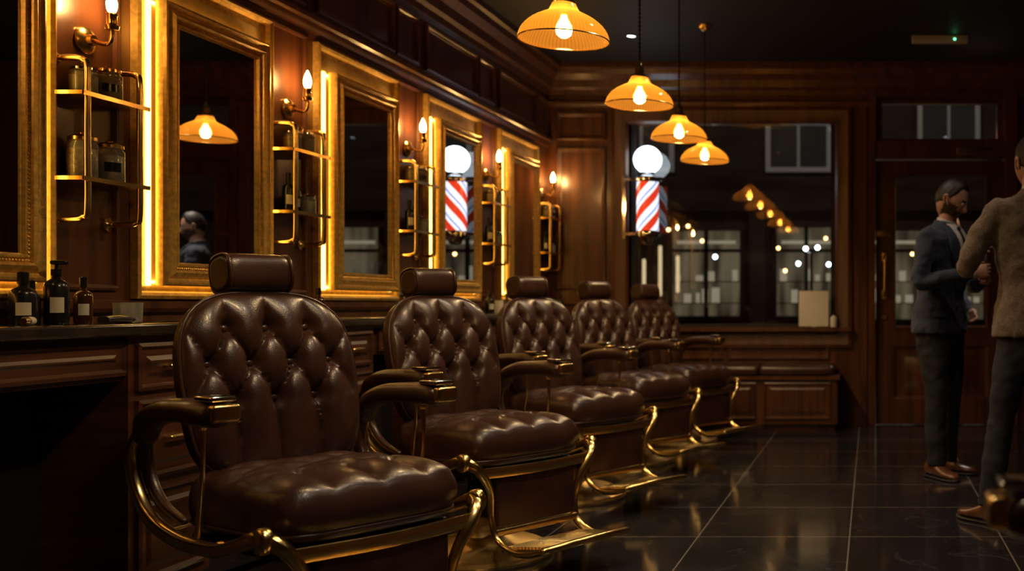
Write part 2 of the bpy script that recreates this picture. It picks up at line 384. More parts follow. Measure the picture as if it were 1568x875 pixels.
# ------------------------------------------------------------------ mirrors
def mirror(c):
    e=empty('wall_mirror',(0,0,0))
    a0,a1,z0,z1=c-.35,c+.35,1.10,2.19
    bm=B()
    frame(bm,mapL,c-.44,c+.44,1.05,2.32,[(0,.001),(0,.03),(.012,.036),(.024,.028),(.03,.010),(.06,.008)],fill=1)
    add('backing_panel',bm,['gold','woodl'],e,angle=25)
    bm=B()
    frame(bm,mapL,a0,a1,z0,z1,[(.03,.030),(.002,.032),(0,.036),(0,.062),(.006,.072),(.014,.074),(.020,.066),(.028,.062),(.042,.074),(.052,.080),(.060,.074),(.064,.062),(.072,.060),(.078,.068),(.086,.068),(.090,.057),(.094,.054)])
    R=[mapL(a0+.03,z0+.03,.030),mapL(a1-.03,z0+.03,.030),mapL(a1-.03,z1-.03,.030),mapL(a0+.03,z1-.03,.030)]
    bm.faces.new([bm.verts.new(p) for p in R])
    ins=.068; step=.0125
    ys=a1-a0-2*ins; zs=z1-z0-2*ins
    ny=int(ys/step); nz=int(zs/step)
    pts=[(a0+ins+ys*i/ny,z) for i in range(ny+1) for z in (z0+ins,z1-ins)]+[(a,z0+ins+zs*i/nz) for i in range(1,nz) for a in (a0+ins,a1-ins)]
    for a,z in pts: ball(bm,mapL(a,z,.063),.005,n=6,m=4)
    add('gilt_frame',bm,['gold'],e,angle=30)
    bm=B(); i=.092
    bm.faces.new([bm.verts.new(p) for p in (mapL(a0+i,z0+i,.056),mapL(a1-i,z0+i,.056),mapL(a1-i,z1-i,.056),mapL(a0+i,z1-i,.056))])
    add('mirror_glass',bm,['mirror'],e,smooth=False)
    bm=B()
    for a in (a0-.022,a1+.002): box(bm,XL+.009,XL+.018,a,a+.020,z0-.0,z1+.0)
    for z in (z0+.008,z1-.020): box(bm,XL+.009,XL+.018,a0+.006,a1-.006,z,z+.012)
    add('led_strips',bm,['led'],e,smooth=False)
for c in MC[1:]: mirror(c)
# ------------------------------------------------------------------ sconces
def sconce(y):
    e=empty('wall_sconce',(XL+.002,y,1.95))
    bm=B()
    lathe(bm,[(.048,0),(.048,.008),(.040,.016),(.022,.022),(.018,.034)],(0,0,0),n=24,axis='x')
    tube(bm,[(.03,0,0),(.06,0,-.012),(.085,0,-.012),(.095,0,.01),(.095,0,.04)],.008,n=10,k=4)
    lathe(bm,[(.006,.03),(.020,.036),(.024,.05),(.016,.056),(.016,.085),(.020,.09),(.0165,.095)],(.095,0,0),n=20)
    add('brass_arm',bm,['brass'],e)
    bm=B(); lathe(bm,[(.010,.095),(.016,.112),(.0175,.128),(.013,.150),(.006,.168),(.001,.178)],(.095,0,0),n=16); add('candle_bulb',bm,['sbulb'],e)
    return e
for c in SC:
    if c>2: sconce(c+.01 if c<8 else 8.70)
# ------------------------------------------------------------------ pipe shelves
def shelf(y0):
    e=empty('brass_pipe_shelf',(XL+.002,y0,0))
    bm=B()
    for y in (0,.25):
        for z in (1.857,1.315):
            lathe(bm,[(.026,0),(.026,.006),(.016,.012),(.012,.022)],(0,y,z),n=16,axis='x')
        tube(bm,[(.01,y,1.857),(.075,y,1.857),(.103,y,1.848),(.115,y,1.82),(.115,y,1.6),(.115,y,1.352),(.103,y,1.324),(.075,y,1.315),(.01,y,1.315)],.0105,n=10,k=4)
    for z in (1.735,1.45):
        box(bm,.124,.129,-.035,.285,z-.008,z+.007); box(bm,.0,.13,-.035,-.030,z-.006,z+.007); box(bm,.0,.13,.280,.285,z-.006,z+.007)
        box(bm,.0,.124,-.029,.279,z-.006,z,0)
    add('pipe_frame',bm,['brass'],e)
    bm=B()
    for z in (1.735,1.45): box(bm,.001,.124,-.029,.279,z,z+.006)
    add('shelf_board',bm,['counter'],e,smooth=False)
for i in range(-1,5): shelf(3.50+SP*i)
# ------------------------------------------------------------------ small goods
def jar(x,y,z,r,h,label=True,fillc='powder'):
    e=empty('glass_jar',(x,y,z))
    bm=B(); lathe(bm,[(r*.9,0),(r,.006),(r,h*.72),(r*.8,h*.80),(r*.8,h*.84)],n=24); add('body',bm,['jar'],e)
    bm=B(); lathe(bm,[(r*.90,.004),(r*.96,.01),(r*.96,h*.62),(r*.5,h*.66)],n=20); add('contents',bm,[fillc],e)
    bm=B(); lathe(bm,[(r*.84,h*.80),(r*.94,h*.81),(r*.94,h*.88),(r*.6,h*.93),(r*.2,h*.94),(r*.24,h*.98),(r*.1,h)],n=20); add('lid',bm,['brass' if h>.12 else 'chrome'],e)
    if label:
        bm=B(); R=[[V(((r+.001)*math.cos(a),(r+.001)*math.sin(a),zz)) for a in [(-70+62*i/8)*pi/180 for i in range(9)]] for zz in (h*.24,h*.46)]
        loft(bm,R,cap=False,closed=False); add('label',bm,['black'],e)
def bottle(x,y,z,r,h,kind='plain',m='black',label=True):
    e=empty('grooming_bottle' if kind=='plain' else 'pump_bottle',(x,y,z))
    bm=B(); lathe(bm,[(r*.92,0),(r,.006),(r,h*.58),(r*.85,h*.66),(r*.35,h*.72),(r*.33,h*.78)],n=24); add('body',bm,[m],e)
    bm=B()
    if kind=='plain': lathe(bm,[(r*.42,h*.77),(r*.42,h*.98),(r*.3,h)],n=16)
    else:
        lathe(bm,[(r*.45,h*.76),(r*.45,h*.86),(r*.15,h*.87),(r*.15,h*.95)],n=16); rbox(bm,(r*.35,-r*.1,h*.965),(r*1.5,r*.6,h*.07),.006)
    add('cap',bm,['black'],e)
    if label:
        bm=B(); R=[[V(((r+.0012)*math.cos(a),(r+.0012)*math.sin(a),zz)) for a in [(-80+62*i/8)*pi/180 for i in range(9)]] for zz in (h*.18,h*.42)]
        loft(bm,R,cap=False,closed=False); add('label',bm,['label'],e)
zt=.9655
bottle(-2.62,3.23,zt,.036,.165,'plain'); bottle(-2.61,3.35,zt,.034,.205,'pump'); bottle(-2.60,3.45,zt,.027,.155,'plain','amberb')
bottle(-2.65,3.30,zt,.024,.14,'plain','black',False); bottle(-2.66,3.41,zt,.022,.13,'plain','amberb',False)
e=empty('crystal_tumbler',(-2.53,3.56,zt))
bm=B(); R=[]
for r,z in ((.036,0),(.040,.004),(.044,.07),(.041,.07),(.036,.012),(.001,.011)):
    R.append([V((r*(1+.05*(i%2 if z<.069 else 0))*math.cos(2*pi*i/24),r*(1+.05*(i%2 if z<.069 else 0))*math.sin(2*pi*i/24),z)) for i in range(24)])
loft(bm,R); add('body',bm,['jar'],e)
e=empty('shaving_brush',(-2.50,3.10,zt+.014),.5)
bm=B(); tube(bm,[(0,-.06,0),(0,-.03,0),(0,0,0)],[.009,.013,.011],n=12,k=3); add('handle',bm,['amberb'],e)
bm=B(); tube(bm,[(0,0,0),(0,.03,0),(0,.055,0)],[.010,.013,.012],n=12,k=3); add('bristles',bm,['label'],e)
e=empty('hair_clipper',(-2.47,3.42,zt+.013),.2)
bm=B(); tube(bm,[(0,-.08,0),(0,-.02,.003),(0,.05,0),(0,.085,0)],[(.018,.012),(.022,.013),(.021,.012),(.016,.009)],n=14,k=4,e=3); add('body',bm,['black'],e)
bm=B(); rbox(bm,(0,.095,0),(.036,.02,.010),.003); add('blade',bm,['chrome'],e)
e=empty('comb',(-2.46,3.72,zt+.003),.1)
bm=B(); box(bm,-.004,.010,-.09,.09,-.002,.002)
for i in range(40): box(bm,.010,.028,-.088+i*.0045,-.0862+i*.0045,-.0015,.0015)
add('teeth',bm,['amberb'],e,smooth=False)
for i in range(1,5):
    o=SP*i
    bottle(-2.62,3.40+o,zt,.030,.16,'pump' if i%2 else 'plain'); bottle(-2.58,3.62+o,zt,.026,.14,'plain','amberb' if i%2 else 'black')
    e=empty('ceramic_cup',(-2.60,3.50+o,zt)); bm=B(); lathe(bm,[(.028,0),(.034,.004),(.036,.09),(.033,.09),(.030,.008),(.001,.007)],n=24); add('body',bm,['white'],e)
xs=-2.682
for i in range(0,5):
    y=3.50+SP*i
    if i==0:
        jar(xs,y+.060,1.742,.042,.105,False,'cotton'); jar(xs,y+.170,1.742,.046,.125,True,'powder'); jar(xs,y+.055,1.457,.045,.16,False,'powder'); jar(xs,y+.180,1.457,.047,.15,True,'cotton')
    else:
        jar(xs,y+.19,1.742,.042,.115,i%2==0,'cotton'); jar(xs,y+.08,1.742,.040,.10,False)
        bottle(xs,y+.05,1.457,.026,.18,'plain'); bottle(xs,y+.115,1.457,.022,.15,'plain','black'); 
        jar(xs,y+.20,1.457,.042,.10,False,'cotton')
# ------------------------------------------------------------------ pendants
PX=-1.2; PZ=2.07
def pendant(y):
    e=empty('pendant_lamp',(PX,y,PZ))
    bm=B()
    prof=[(.172,-.006),(.170,.010),(.161,.032),(.142,.056),(.114,.078),(.084,.094),(.062,.105),(.053,.118),(.044,.138)]
    n=144; rings=[]
    pr=catmull(prof,4)
    for q,(r,z) in enumerate(pr): rings.append([V(((r*(1+.006*(i%2))+.001*(q%2))*math.cos(2*pi*i/n),(r*(1+.006*(i%2))+.001*(q%2))*math.sin(2*pi*i/n),z)) for i in range(n)])
    loft(bm,rings,cap=False); add('amber_glass_shade',bm,['amber'],e,angle=100)
    bm=B(); lathe(bm,[(.044,.134),(.046,.142),(.040,.150),(.024,.158),(.022,.19),(.012,.2),(.008,.23)],n=24)
    lathe(bm,[(.02,.125),(.02,.092),(.015,.09)],n=16); lathe(bm,[(.012,H-PZ-.045),(.045,H-PZ-.02),(.05,H-PZ-.001)],n=20)
    tube(bm,[V((.173*math.cos(t*pi/36),.173*math.sin(t*pi/36),-.006)) for t in range(73)],.0028,n=6)
    add('brass_fitting',bm,['brass'],e)
    bm=B(); lathe(bm,[(.012,.09),(.014,.080),(.028,.054),(.032,.036),(.027,.016),(.012,.004),(.001,.002)],n=20); add('bulb',bm,['bulb'],e)
    bm=B(); zz=.23
    tube(bm,[(0,0,.22),(0,0,H-PZ-.002)],.003,n=6)
    while zz<H-PZ-.04:
        ball(bm,(0,0,zz),(.007,.004,.011),n=6,m=4); zz+=.022
    add('chain',bm,['metal'],e)
    lamp(e,'SPOT',(0,0,-.022),22,(1,.68,.34),.035,150,.5,'bulb_downlight')
for y in (2.75,4.09,5.43,6.55,7.56): pendant(y)
# ------------------------------------------------------------------ ceiling fittings
M['dlens']=emis('downlight_lens',(.85,.92,1),8)
def downlight(x,y,power,col=(1,.74,.48)):
    e=empty('ceiling_downlight',(x,y,H))
    bm=B(); lathe(bm,[(.05,-.001),(.052,-.006),(.038,-.007),(.032,-.001)],n=24,cap=False); add('rim',bm,['chrome'],e)
    bm=B(); lathe(bm,[(.031,-.0015),(.001,-.0015)],n=20); add('lens',bm,['dlens'],e)
    lamp(e,'SPOT',(0,0,-.02),power,col,.04,105,.8,'spot')
downlight(-1.8,7.86,12)
for y in (1.7,3.1,4.5,5.9): downlight(-.45,y,56,(1,.80,.60))  # row out of view, added for highlights on the chairs
for y in (3.4,5.3): downlight(.9,y,22,(1,.8,.6))  # pair out of view, added to brighten the men
e=empty('emergency_light',(.52,7.85,H))
bm=B(); rbox(bm,(0,0,-.03),(.42,.07,.055),.01); add('housing',bm,['plastic'],e)
bm=B(); ball(bm,(.11,-.034,-.035),.007,n=8,m=6); add('indicator',bm,['green'],e)
# ------------------------------------------------------------------ barber pole
e=empty('barber_pole',(-1.875,8.79,0))
bm=B(); n=36; rings=[]
z0,z1=1.64,2.06
for k in range(29):
    t=k/28; ring=[]
    for i in range(n):
        a=2*pi*i/n+t*1.35*pi; ring.append(V((.092*math.cos(a),.092*math.sin(a),z0+(z1-z0)*t)))
    rings.append(ring)
R=[[bm.verts.new(p) for p in r] for r in rings]
for a,b in zip(R,R[1:]):
    for i in range(n):
        f=bm.faces.new((a[i],a[(i+1)%n],b[(i+1)%n],b[i])); q=i%12; f.material_index=0 if q<5 else (1 if q<9 else (2 if q<10 else 1))
add('striped_cylinder',bm,['pred','pwhite','pblue'],e)
bm=B()
lathe(bm,[(.02,1.53),(.05,1.54),(.06,1.57),(.10,1.60),(.105,1.63),(.098,1.645)],n=28)
lathe(bm,[(.098,2.055),(.105,2.07),(.10,2.095),(.06,2.11),(.05,2.135),(.06,2.14)],n=28)
box(bm,-.18,-.09,-.02,.02,2.07,2.09);box(bm,-.18,-.09,-.02,.02,1.61,1.63); box(bm,-.205,-.18,-.03,.065,1.58,2.12)
add('chrome_caps',bm,['chrome'],e)
bm=B(); ball(bm,(0,0,2.245),.118,n=28,m=18); add('opal_globe',bm,['globe'],e)
# ------------------------------------------------------------------ window bench
e=empty('window_bench')
bm=B(); box(bm,-2.10,-.27,8.42,YB-.005,.06,.44); box(bm,-2.08,-.29,8.47,YB-.005,0,.06); box(bm,-2.12,-.25,8.39,YB-.005,.42,.45)
mapBe=lambda a,z,d:V((a,8.42-d,z))
for k in range(3): frame(bm,mapBe,-2.06+.6*k,-1.52+.6*k,.10,.40,RAISED,fill=0)
add('base',bm,['wood'],e,angle=25)
bm=B()
for k in range(3): rbox(bm,(-1.815+.61*k,8.62,.492),(.605,.44,.085),.035,k=5)
add('seat_cushion',bm,['leather'],e)
e=empty('sign_card',(-.48,8.82,.836),.0)
bm=B(); rbox(bm,(0,.0,.155),(.25,.012,.30),.003,Mx=Matrix.Rotation(-.06,4,'X')); box(bm,-.02,.02,.0,.035,.0,.006); add('board',bm,['white'],e)
bottle(-.31,8.80,.836,.03,.13,'plain','white',False)
# ------------------------------------------------------------------ barber chair
def superm(a,b,n):
    m=max(abs(a),abs(b)); 
    if m<1e-6: return 1
    return m/((abs(a)**n+abs(b)**n)**(1/n))
def tuft(u,v,pu,pv):
    a=u/pu+v/pv; b=u/pu-v/pv
    return (abs(math.sin(pi*a))*abs(math.sin(pi*b)))
def build_chair_meshes():
    P={}
    Lb=lambda n:[-1+2*i/n for i in range(n+1)]
    hx,hy,hz=.066,.255,.270; pu,pv=.120,.21; row1=.160; row3=row1-.21
    Mb=Matrix.Translation((-.265,0,.795))@Matrix.Rotation(-math.radians(13),4,'Y')
    BT=[(i*pu,row1) for i in (-1,0,1)]+[((i+.5)*pu,row1-.105) for i in (-2,-1,0,1)]+[(i*pu,row3) for i in (-1,0,1)]
    def hgt(y,z):
        v=z-row1
        if v>0: t=abs(math.sin(pi*y/pu))**2
        elif v<-.21: t=abs(math.sin(pi*y/pu))**2
        else: t=tuft(y,v,pu,pv)
        h=t**.33
        for (by,bz) in BT:
            d=((y-by)**2+(z-bz)**2)/(.024**2)
            if d<6: h-=.6*math.exp(-d)
        return h
    def fn(x,y,z,i,n):
        s=superm(y,z,3.0 if z>0 else 5.0); rho=max(abs(y),abs(z))
        yy=y*s*hy*(1-.06*max(0,-z)); zz=z*s*hz
        prof=.30+.70*math.sqrt(max(0,1-rho**4))
        xx=x*hx*prof
        if i[0]==n[0]:
            fade=max(0,1-rho**7)
            if zz>row1: fade*=max(0,1-((zz-row1)/(hz-row1))**2*.9)
            xx+=fade*.038*(hgt(yy,zz)-.75)
        xx+=.35*yy*yy
        return Mb@V((xx,yy,zz))
    bm=B(); gridbox(bm,Lb(4),Lb(84),Lb(84),fn)
    for by,bz in BT:
        rho=max(abs(by/hy),abs(bz/hz)); c=Mb@V((hx*(.3+.7*math.sqrt(1-rho**4))-.043+.35*by*by+.003,by,bz)); ball(bm,c,(.008,.012,.012),n=12,m=8)
    rim=[]
    for t in range(61):
        a=2*pi*t/60; cy,cz=math.cos(a),math.sin(a); m=max(abs(cy),abs(cz)); cy/=m; cz/=m
        s=superm(cy,cz,3.0 if cz>0 else 5.0); yy=cy*s*hy*(1-.06*max(0,-cz)); rim.append(Mb@V((hx*.30+.35*yy*yy,yy*1.005,cz*s*hz*1.005)))
    tube(bm,rim,.006,n=6)
    P['backrest']=mesh_from(bm,'backrest',['leather'],angle=75)
    sx,sy,sz=.27,.275,.088
    def fs(x,y,z,i,n):
        s=superm(x,y,5.0); rho=max(abs(x),abs(y))
        xx=x*s*sx; yy=y*s*sy
        prof=.50+.50*math.sqrt(max(0,1-rho**5))
        zz=z*sz*prof
        if i[2]==n[2]:
            fade=max(0,1-rho**8)
            t=tuft(xx+.03,yy,.135,.24)**.33 if xx<.09 else (abs(math.sin(pi*yy/.135))**2)**.33
            zz+=fade*.022*(t-.7)+.012*(1-rho**2)
        else:
            if x>.9 and abs(z)<.99: xx+=.012*(1-z*z)
            if abs(y)>.9: yy*=1+.03*(1-z*z)
        return V((.04+xx,yy,.485+zz))
    bm=B(); gridbox(bm,Lb(64),Lb(64),Lb(8),fs)
    rim=[]
    for t in range(61):
        a=2*pi*t/60; cy,cz=math.cos(a),math.sin(a); m=max(abs(cy),abs(cz)); cy/=m; cz/=m; s=superm(cy,cz,5.0)
        rim.append(V((.04+cy*s*sx*1.0,cz*s*sy*1.0,.485-.05)))
    tube(bm,rim,.006,n=6)
    P['seat']=mesh_from(bm,'seat',['leather'],angle=75)
    bm=B()
    hx2,hy2,hz2=.060,.098,.060
    def fh(x,y,z,i,n):
        s=superm(x,z,3.0); yy=y*hy2; k=(1-.22*abs(y)**8)
        return Matrix.Rotation(-.2,4,'Y')@V((x*s*hx2*k,yy,z*s*hz2*k))+V((-.345,0,1.120))
    gridbox(bm,Lb(14),Lb(26),Lb(14),fh)
    for sgn in (-1,1):
        c=[]
        for t in range(33):
            a=2*pi*t/32; cx,cz=math.cos(a),math.sin(a); m=max(abs(cx),abs(cz)); s=superm(cx/m,cz/m,3.0)
            c.append(Matrix.Rotation(-.2,4,'Y')@V((cx/m*s*hx2*.95,sgn*hy2*.93,cz/m*s*hz2*.95))+V((-.345,0,1.120)))
        tube(bm,c,.005,n=6)
    P['headrest']=mesh_from(bm,'headrest',['leather'],angle=60)
    bm=B()
    for y in (-.05,.05): tube(bm,[(-.37,y,.92),(-.39,y,1.0),(-.375,y,1.09)],.009,n=8,k=3)
    rbox(bm,(-.36,0,.95),(.03,.16,.06),.008)
    P['headrest_bracket']=mesh_from(bm,'headrest_bracket',['brass'])
    bm=B()
    AY=.325
    for s in (-1,1):
        tube(bm,[(-.27,s*AY,.665),(-.245,s*AY,.712),(-.16,s*AY,.742),(-.06,s*AY,.750),(.04,s*AY,.750),(.095,s*AY,.745)],[(.030,.022),(.038,.027),(.045,.031),(.048,.032),(.052,.036),(.047,.033)],n=18,k=5,a0=V((0,1,0)),e=2.6,roundcap=True)
        tube(bm,[(-.27,s*.325,.68),(-.295,s*.315,.62),(-.27,s*.31,.54),(-.20,s*.31,.48),(-.10,s*.31,.45)],[(.018,.020),(.017,.022),(.015,.020),(.013,.016),(.010,.010)],n=14,k=4,a0=V((0,1,0)),e=2.6,roundcap=True)
    P['armrests']=mesh_from(bm,'armrests',['leather'],angle=60)
    bm=B()
    for s in (-1,1):
        rbox(bm,(.128,s*AY,.752),(.032,.070,.046),.010)
        tube(bm,[(.02,s*AY,.715),(.025,s*AY,.65),(.02,s*AY,.56),(.0,s*AY,.42)],[.009,.006,.006,.009],n=10,k=3)
        ball(bm,(.02,s*AY,.712),.014)
        tube(bm,[(-.20,s*.335,.715),(-.275,s*.338,.68),(-.315,s*.34,.61),(-.285,s*.34,.52),(-.20,s*.34,.445),(-.06,s*.335,.405),(.10,s*.33,.400),(.20,s*.325,.425),(.275,s*.315,.445),(.325,s*.28,.415),(.322,s*.225,.33),(.305,s*.205,.23),(.33,s*.20,.145),(.41,s*.20,.105),(.50,s*.20,.105),(.575,s*.20,.125)],
             [(.010,.010),(.012,.014),(.014,.018),(.015,.018),(.016,.018),(.017,.018),(.017,.018),(.017,.018),(.018,.022),(.017,.018),(.016,.014),(.016,.012),(.016,.012),(.016,.010),(.014,.009),(.010,.008)],n=14,k=5,a0=V((0,1,0)),e=3.5,roundcap=True)
        lathe(bm,[(.028,-.016),(.034,-.010),(.034,.010),(.028,.016)],(.285,s*.315,.442),n=20,axis='y')
        tube(bm,[(.08,s*.31,.40),(.0,s*.2,.385),(0,s*.05,.38)],[(.012,.018)]*3,n=10,k=3,e=3)
    tube(bm,[(.325,-.27,.398),(.335,0,.392),(.325,.27,.398)],[(.008,.020)]*3,n=10,k=3,a0=V((1,0,0)),e=4)
    tube(bm,[(.325,-.2,.165),(.325,.2,.165)],[(.008,.014)]*2,n=10,a0=V((1,0,0)),e=3)
    Mf=Matrix.Translation((.475,0,.115))@Matrix.Rotation(math.radians(-6),4,'Y')
    rbox(bm,(0,0,0),(.25,.40,.014),.005,Mx=Mf)
    for i in range(12): rbox(bm,(-.108+i*.019,0,.010),(.008,.36,.008),.002,k=1,Mx=Mf)
    tube(bm,[Mf@V((.120,-.21,.004)),Mf@V((.150,-.10,.012)),Mf@V((.158,0,.014)),Mf@V((.150,.10,.012)),Mf@V((.120,.21,.004))],[(.016,.013)]*5,n=10,k=4,e=3,roundcap=True)
    P['brass_frame']=mesh_from(bm,'brass_frame',['brass'],angle=50)
    bm=B(); rbox(bm,(.312,0,.28),(.026,.385,.20),.012); P['calf_pad']=mesh_from(bm,'calf_pad',['leather'])
    bm=B()
    lathe(bm,[(.275,0),(.28,.012),(.275,.028),(.258,.036),(.245,.038),(.23,.052),(.19,.068),(.13,.080),(.10,.095),(.088,.12),(.085,.155),(.075,.17),(.060,.175)],n=56)
    P['pedestal_base']=mesh_from(bm,'pedestal_base',['brass2'],angle=35)
    bm=B(); lathe(bm,[(.058,.17),(.058,.34),(.09,.35),(.10,.37)],n=28); rbox(bm,(.03,0,.385),(.44,.50,.035),.012)
    tube(bm,[(0,-.1,.33),(-.02,-.30,.30),(-.01,-.40,.31)],.010,n=8,k=3); ball(bm,(-.01,-.41,.312),.02)
    P['hydraulic_column']=mesh_from(bm,'hydraulic_column',['metal'])
    bm=B()
    for s in (-1,1): rbox(bm,(.085,s*AY,.788),(.085,.062,.014),.005)
    P['ashtray_lids']=mesh_from(bm,'ashtray_lids',['chrome'])
    return P
CH=build_chair_meshes()
def chair(x,y,deg):
    e=empty('barber_chair',(x,y,.0),math.radians(deg))
    for k,me in CH.items(): place(k,me,e)
chair(-1.585,3.00,-31); chair(-1.585,4.27,-31); chair(-1.585,5.55,-31); chair(-1.555,6.82,-31); chair(-1.42,7.78,-31)
chair(.300,1.085,180)
# ------------------------------------------------------------------ people
def person(name,x,y,deg,jacket,lean=0.,hp=0.,hy=0.,arms=None,feet=None,scale=1.,beard=True,hcurl=.5):
    E=empty(name,(x,y,0),math.radians(deg)); E.scale=(scale,)*3
    def bend(p):
        p=V(p); s=max(0,min(1,(p.z-.92)/.35)); s=s*s*(3-2*s)
        piv=V((0,0,.95)); return piv+Matrix.Rotation(lean*s,3,'Y')@(p-piv)
    TR=[(.855,0,.134,.202),(.90,-.002,.133,.200),(.96,-.005,.128,.190),(1.06,-.002,.116,.172),(1.12,0,.115,.170),(1.22,.004,.124,.184),(1.32,.006,.130,.202),(1.40,0,.124,.214),(1.445,-.006,.108,.208),(1.475,-.010,.088,.165),(1.50,-.014,.070,.105),(1.525,-.016,.060,.066)]
    def ringt(z,cx,rx,ry,n=36,e=2.35):
        o=[]
        for j in range(n):
            th=2*pi*j/n; c,s=math.cos(th),math.sin(th)
            o.append(bend((cx+rx*math.copysign(abs(c)**(2/e),c),ry*math.copysign(abs(s)**(2/e),s),z)))
        return o
    T2=catmull(TR,3)
    bm=B(); loft(bm,[ringt(*t) for t in T2])
    for s,(el,wr) in zip((1,-1),arms):
        sh=V((-.005,s*.178,1.425)); el=V(el); wr=V(wr)
        m1=sh.lerp(el,.5)+V((0,s*.008,0)); m2=el.lerp(wr,.5)
        tube(bm,[bend(p) for p in (sh,m1,el,m2,wr)],[.068,.058,.050,.045,.036],n=16,k=4,roundcap=False)
        ball(bm,bend(sh),(.066,.062,.062),n=16,m=10); ball(bm,bend(el),.050,n=14,m=10)
    me=mesh_from(bm,'jacket',[jacket])
    o=place('jacket',me,E); r=o.modifiers.new('r','REMESH'); r.mode='VOXEL'; r.voxel_size=.009; r.use_smooth_shade=True
    sm=o.modifiers.new('s','SMOOTH'); sm.iterations=4; sm.factor=.5
    tx=bpy.data.textures.get('folds') or bpy.data.textures.new('folds','CLOUDS'); tx.noise_scale=.085; tx.noise_depth=2
    dm=o.modifiers.new('d','DISPLACE'); dm.texture=tx; dm.strength=.026; dm.mid_level=.5
    bm=B()
    hips=[(.70,0,.09,.155),(.78,0,.115,.172),(.90,0,.118,.172),(1.0,0,.108,.158)]
    loft(bm,[ringt(*t) for t in hips])
    for s,(fx,fy,fa) in zip((1,-1),feet):
        hip=V((0,s*.088,.86)); ft=V((fx,fy,.075)); kn=hip.lerp(ft,.47)+V((.022,0,0)); 
        tube(bm,[hip,hip.lerp(kn,.5),kn,kn.lerp(ft,.45)+V((-.01,0,0)),ft.lerp(kn,.12),ft],[(.086,.098),(.078,.088),(.062,.068),(.060,.066),(.052,.060),(.054,.064)],n=18,k=4,a0=V((0,1,0)))
    me=mesh_from(bm,'trousers',['trouser']); o=place('trousers',me,E)
    r=o.modifiers.new('r','REMESH'); r.mode='VOXEL'; r.voxel_size=.010; r.use_smooth_shade=True
    sm=o.modifiers.new('s','SMOOTH'); sm.iterations=3; sm.factor=.5
    dm=o.modifiers.new('d','DISPLACE'); dm.texture=tx; dm.strength=.018
    for s,(fx,fy,fa) in zip((1,-1),feet):
        Ms=Matrix.Translation((fx,fy,0))@Matrix.Rotation(fa,4,'Z')
        def rg(xx,hw,h,z0,off=0): 
            return [Ms@V((xx,hw*math.cos(t)+off,z0+(h-z0)*(.5+.5*math.copysign(abs(math.sin(t))**.7,math.sin(t))))) for t in [2*pi*i/20 for i in range(20)]]
        bm=B(); loft(bm,[rg(a,b,c,.014) for a,b,c in catmull([(-.095,.018,.05),(-.088,.030,.085),(-.05,.037,.105),(.0,.040,.10),(.05,.043,.078),(.10,.046,.058),(.145,.042,.050),(.180,.028,.042),(.195,.010,.03)],3)])
        add('shoe',bm,['shoe'],E)
        bm=B(); loft(bm,[rg(a,b,.017,.0) for a,b in catmull([(-.100,.018),(-.09,.034),(-.04,.038),(.03,.040),(.10,.050),(.15,.046),(.188,.030),(.204,.010)],3)])
        add('shoe_sole',bm,['sole'],E)
    def fx_(y_,z_,sg=1):
        for a,b in zip(T2,T2[1:]):
            if a[0]<=z_<=b[0]+1e-6:
                t=(z_-a[0])/(b[0]-a[0]+1e-9); cx,rx,ry=[a[i]+(b[i]-a[i])*t for i in (1,2,3)]
                return cx+sg*rx*max(0,1-(abs(y_)/ry)**2.35)**(1/2.35)
        return 0
    bm=B()
    tube(bm,[bend((fx_(0,z,-1)-.001,0,z)) for z in [.86+.64*i/20 for i in range(21)]],.0035,n=6)
    for q in (.012,): tube(bm,[bend((fx_(q,z,-1)-.002,q,z)) for z in [.86+.20*i/8 for i in range(9)]],.004,n=6)
    for s in (-1,1):
        R=[]
        for z in (1.005,.965,.955):
            R.append([bend((fx_(y_,z)+.008,s*y_,z)) for y_ in [.085+.085*i/6 for i in range(7)]])
        loft(bm,R,cap=False,closed=False)
    add('seams_and_pockets',bm,[jacket],E)
    bm=B()
    for z in (1.09,1.01): ball(bm,bend((fx_(0,z)+.009,0,z)),(.005,.010,.010),n=12,m=8)
    add('buttons',bm,['black'],E)
    bm=B(); rr=[]
    for k in range(14):
        z=1.17+.345*k/13; w=.008+.058*(k/13)**.9
        rr.append([bend((fx_(w*j/4,z)+.008+.004*(1-abs(j)/4),w*j/4,z)) for j in range(-4,5)])
    loft(bm,rr,0,cap=False,closed=False); add('shirt_front',bm,['shirt'],E)
    bm=B(); rr=[]
    for k in range(14):
        z=1.18+.30*k/13; w=.022-.010*(k/13)
        rr.append([bend((fx_(w*j/2,z)+.015,w*j/2,z)) for j in range(-2,3)])
    loft(bm,rr,0,cap=False,closed=False)
    ball(bm,bend((fx_(0,1.49)+.016,0,1.487)),(.012,.016,.018)); add('tie',bm,['trouser'],E)
    for s in (-1,1):
        bm=B(); rr=[]
        for k in range(16):
            t=k/15; z=1.13+.375*t; w0=.002+.060*t**.9; wd=.010+.062*min(1,t*1.6)*(1 if t<.72 else max(.45,1-(t-.72)*2.0))
            rr.append([bend((fx_(w0+wd*j/4,z)+.015+.004*math.sin(pi*j/4),s*(w0+wd*j/4),z)) for j in range(5)]+[bend((fx_(w0+wd,z)+.002,s*(w0+wd),z))])
        loft(bm,rr,0,cap=False,closed=False); add('lapel',bm,[jacket],E)
    bm=B(); rr=[]
    for r_,z in ((.068,1.488),(.064,1.52),(.059,1.548),(.056,1.546),(.056,1.50)):
        rr.append([bend((-.012+r_*1.02*math.cos(t),r_*math.sin(t),z-.022*max(0,math.cos(t)))) for t in [2*pi*i/28 for i in range(28)]])
    loft(bm,rr,cap=False); add('shirt_collar',bm,['shirt'],E)
    bm=B(); rr=[]
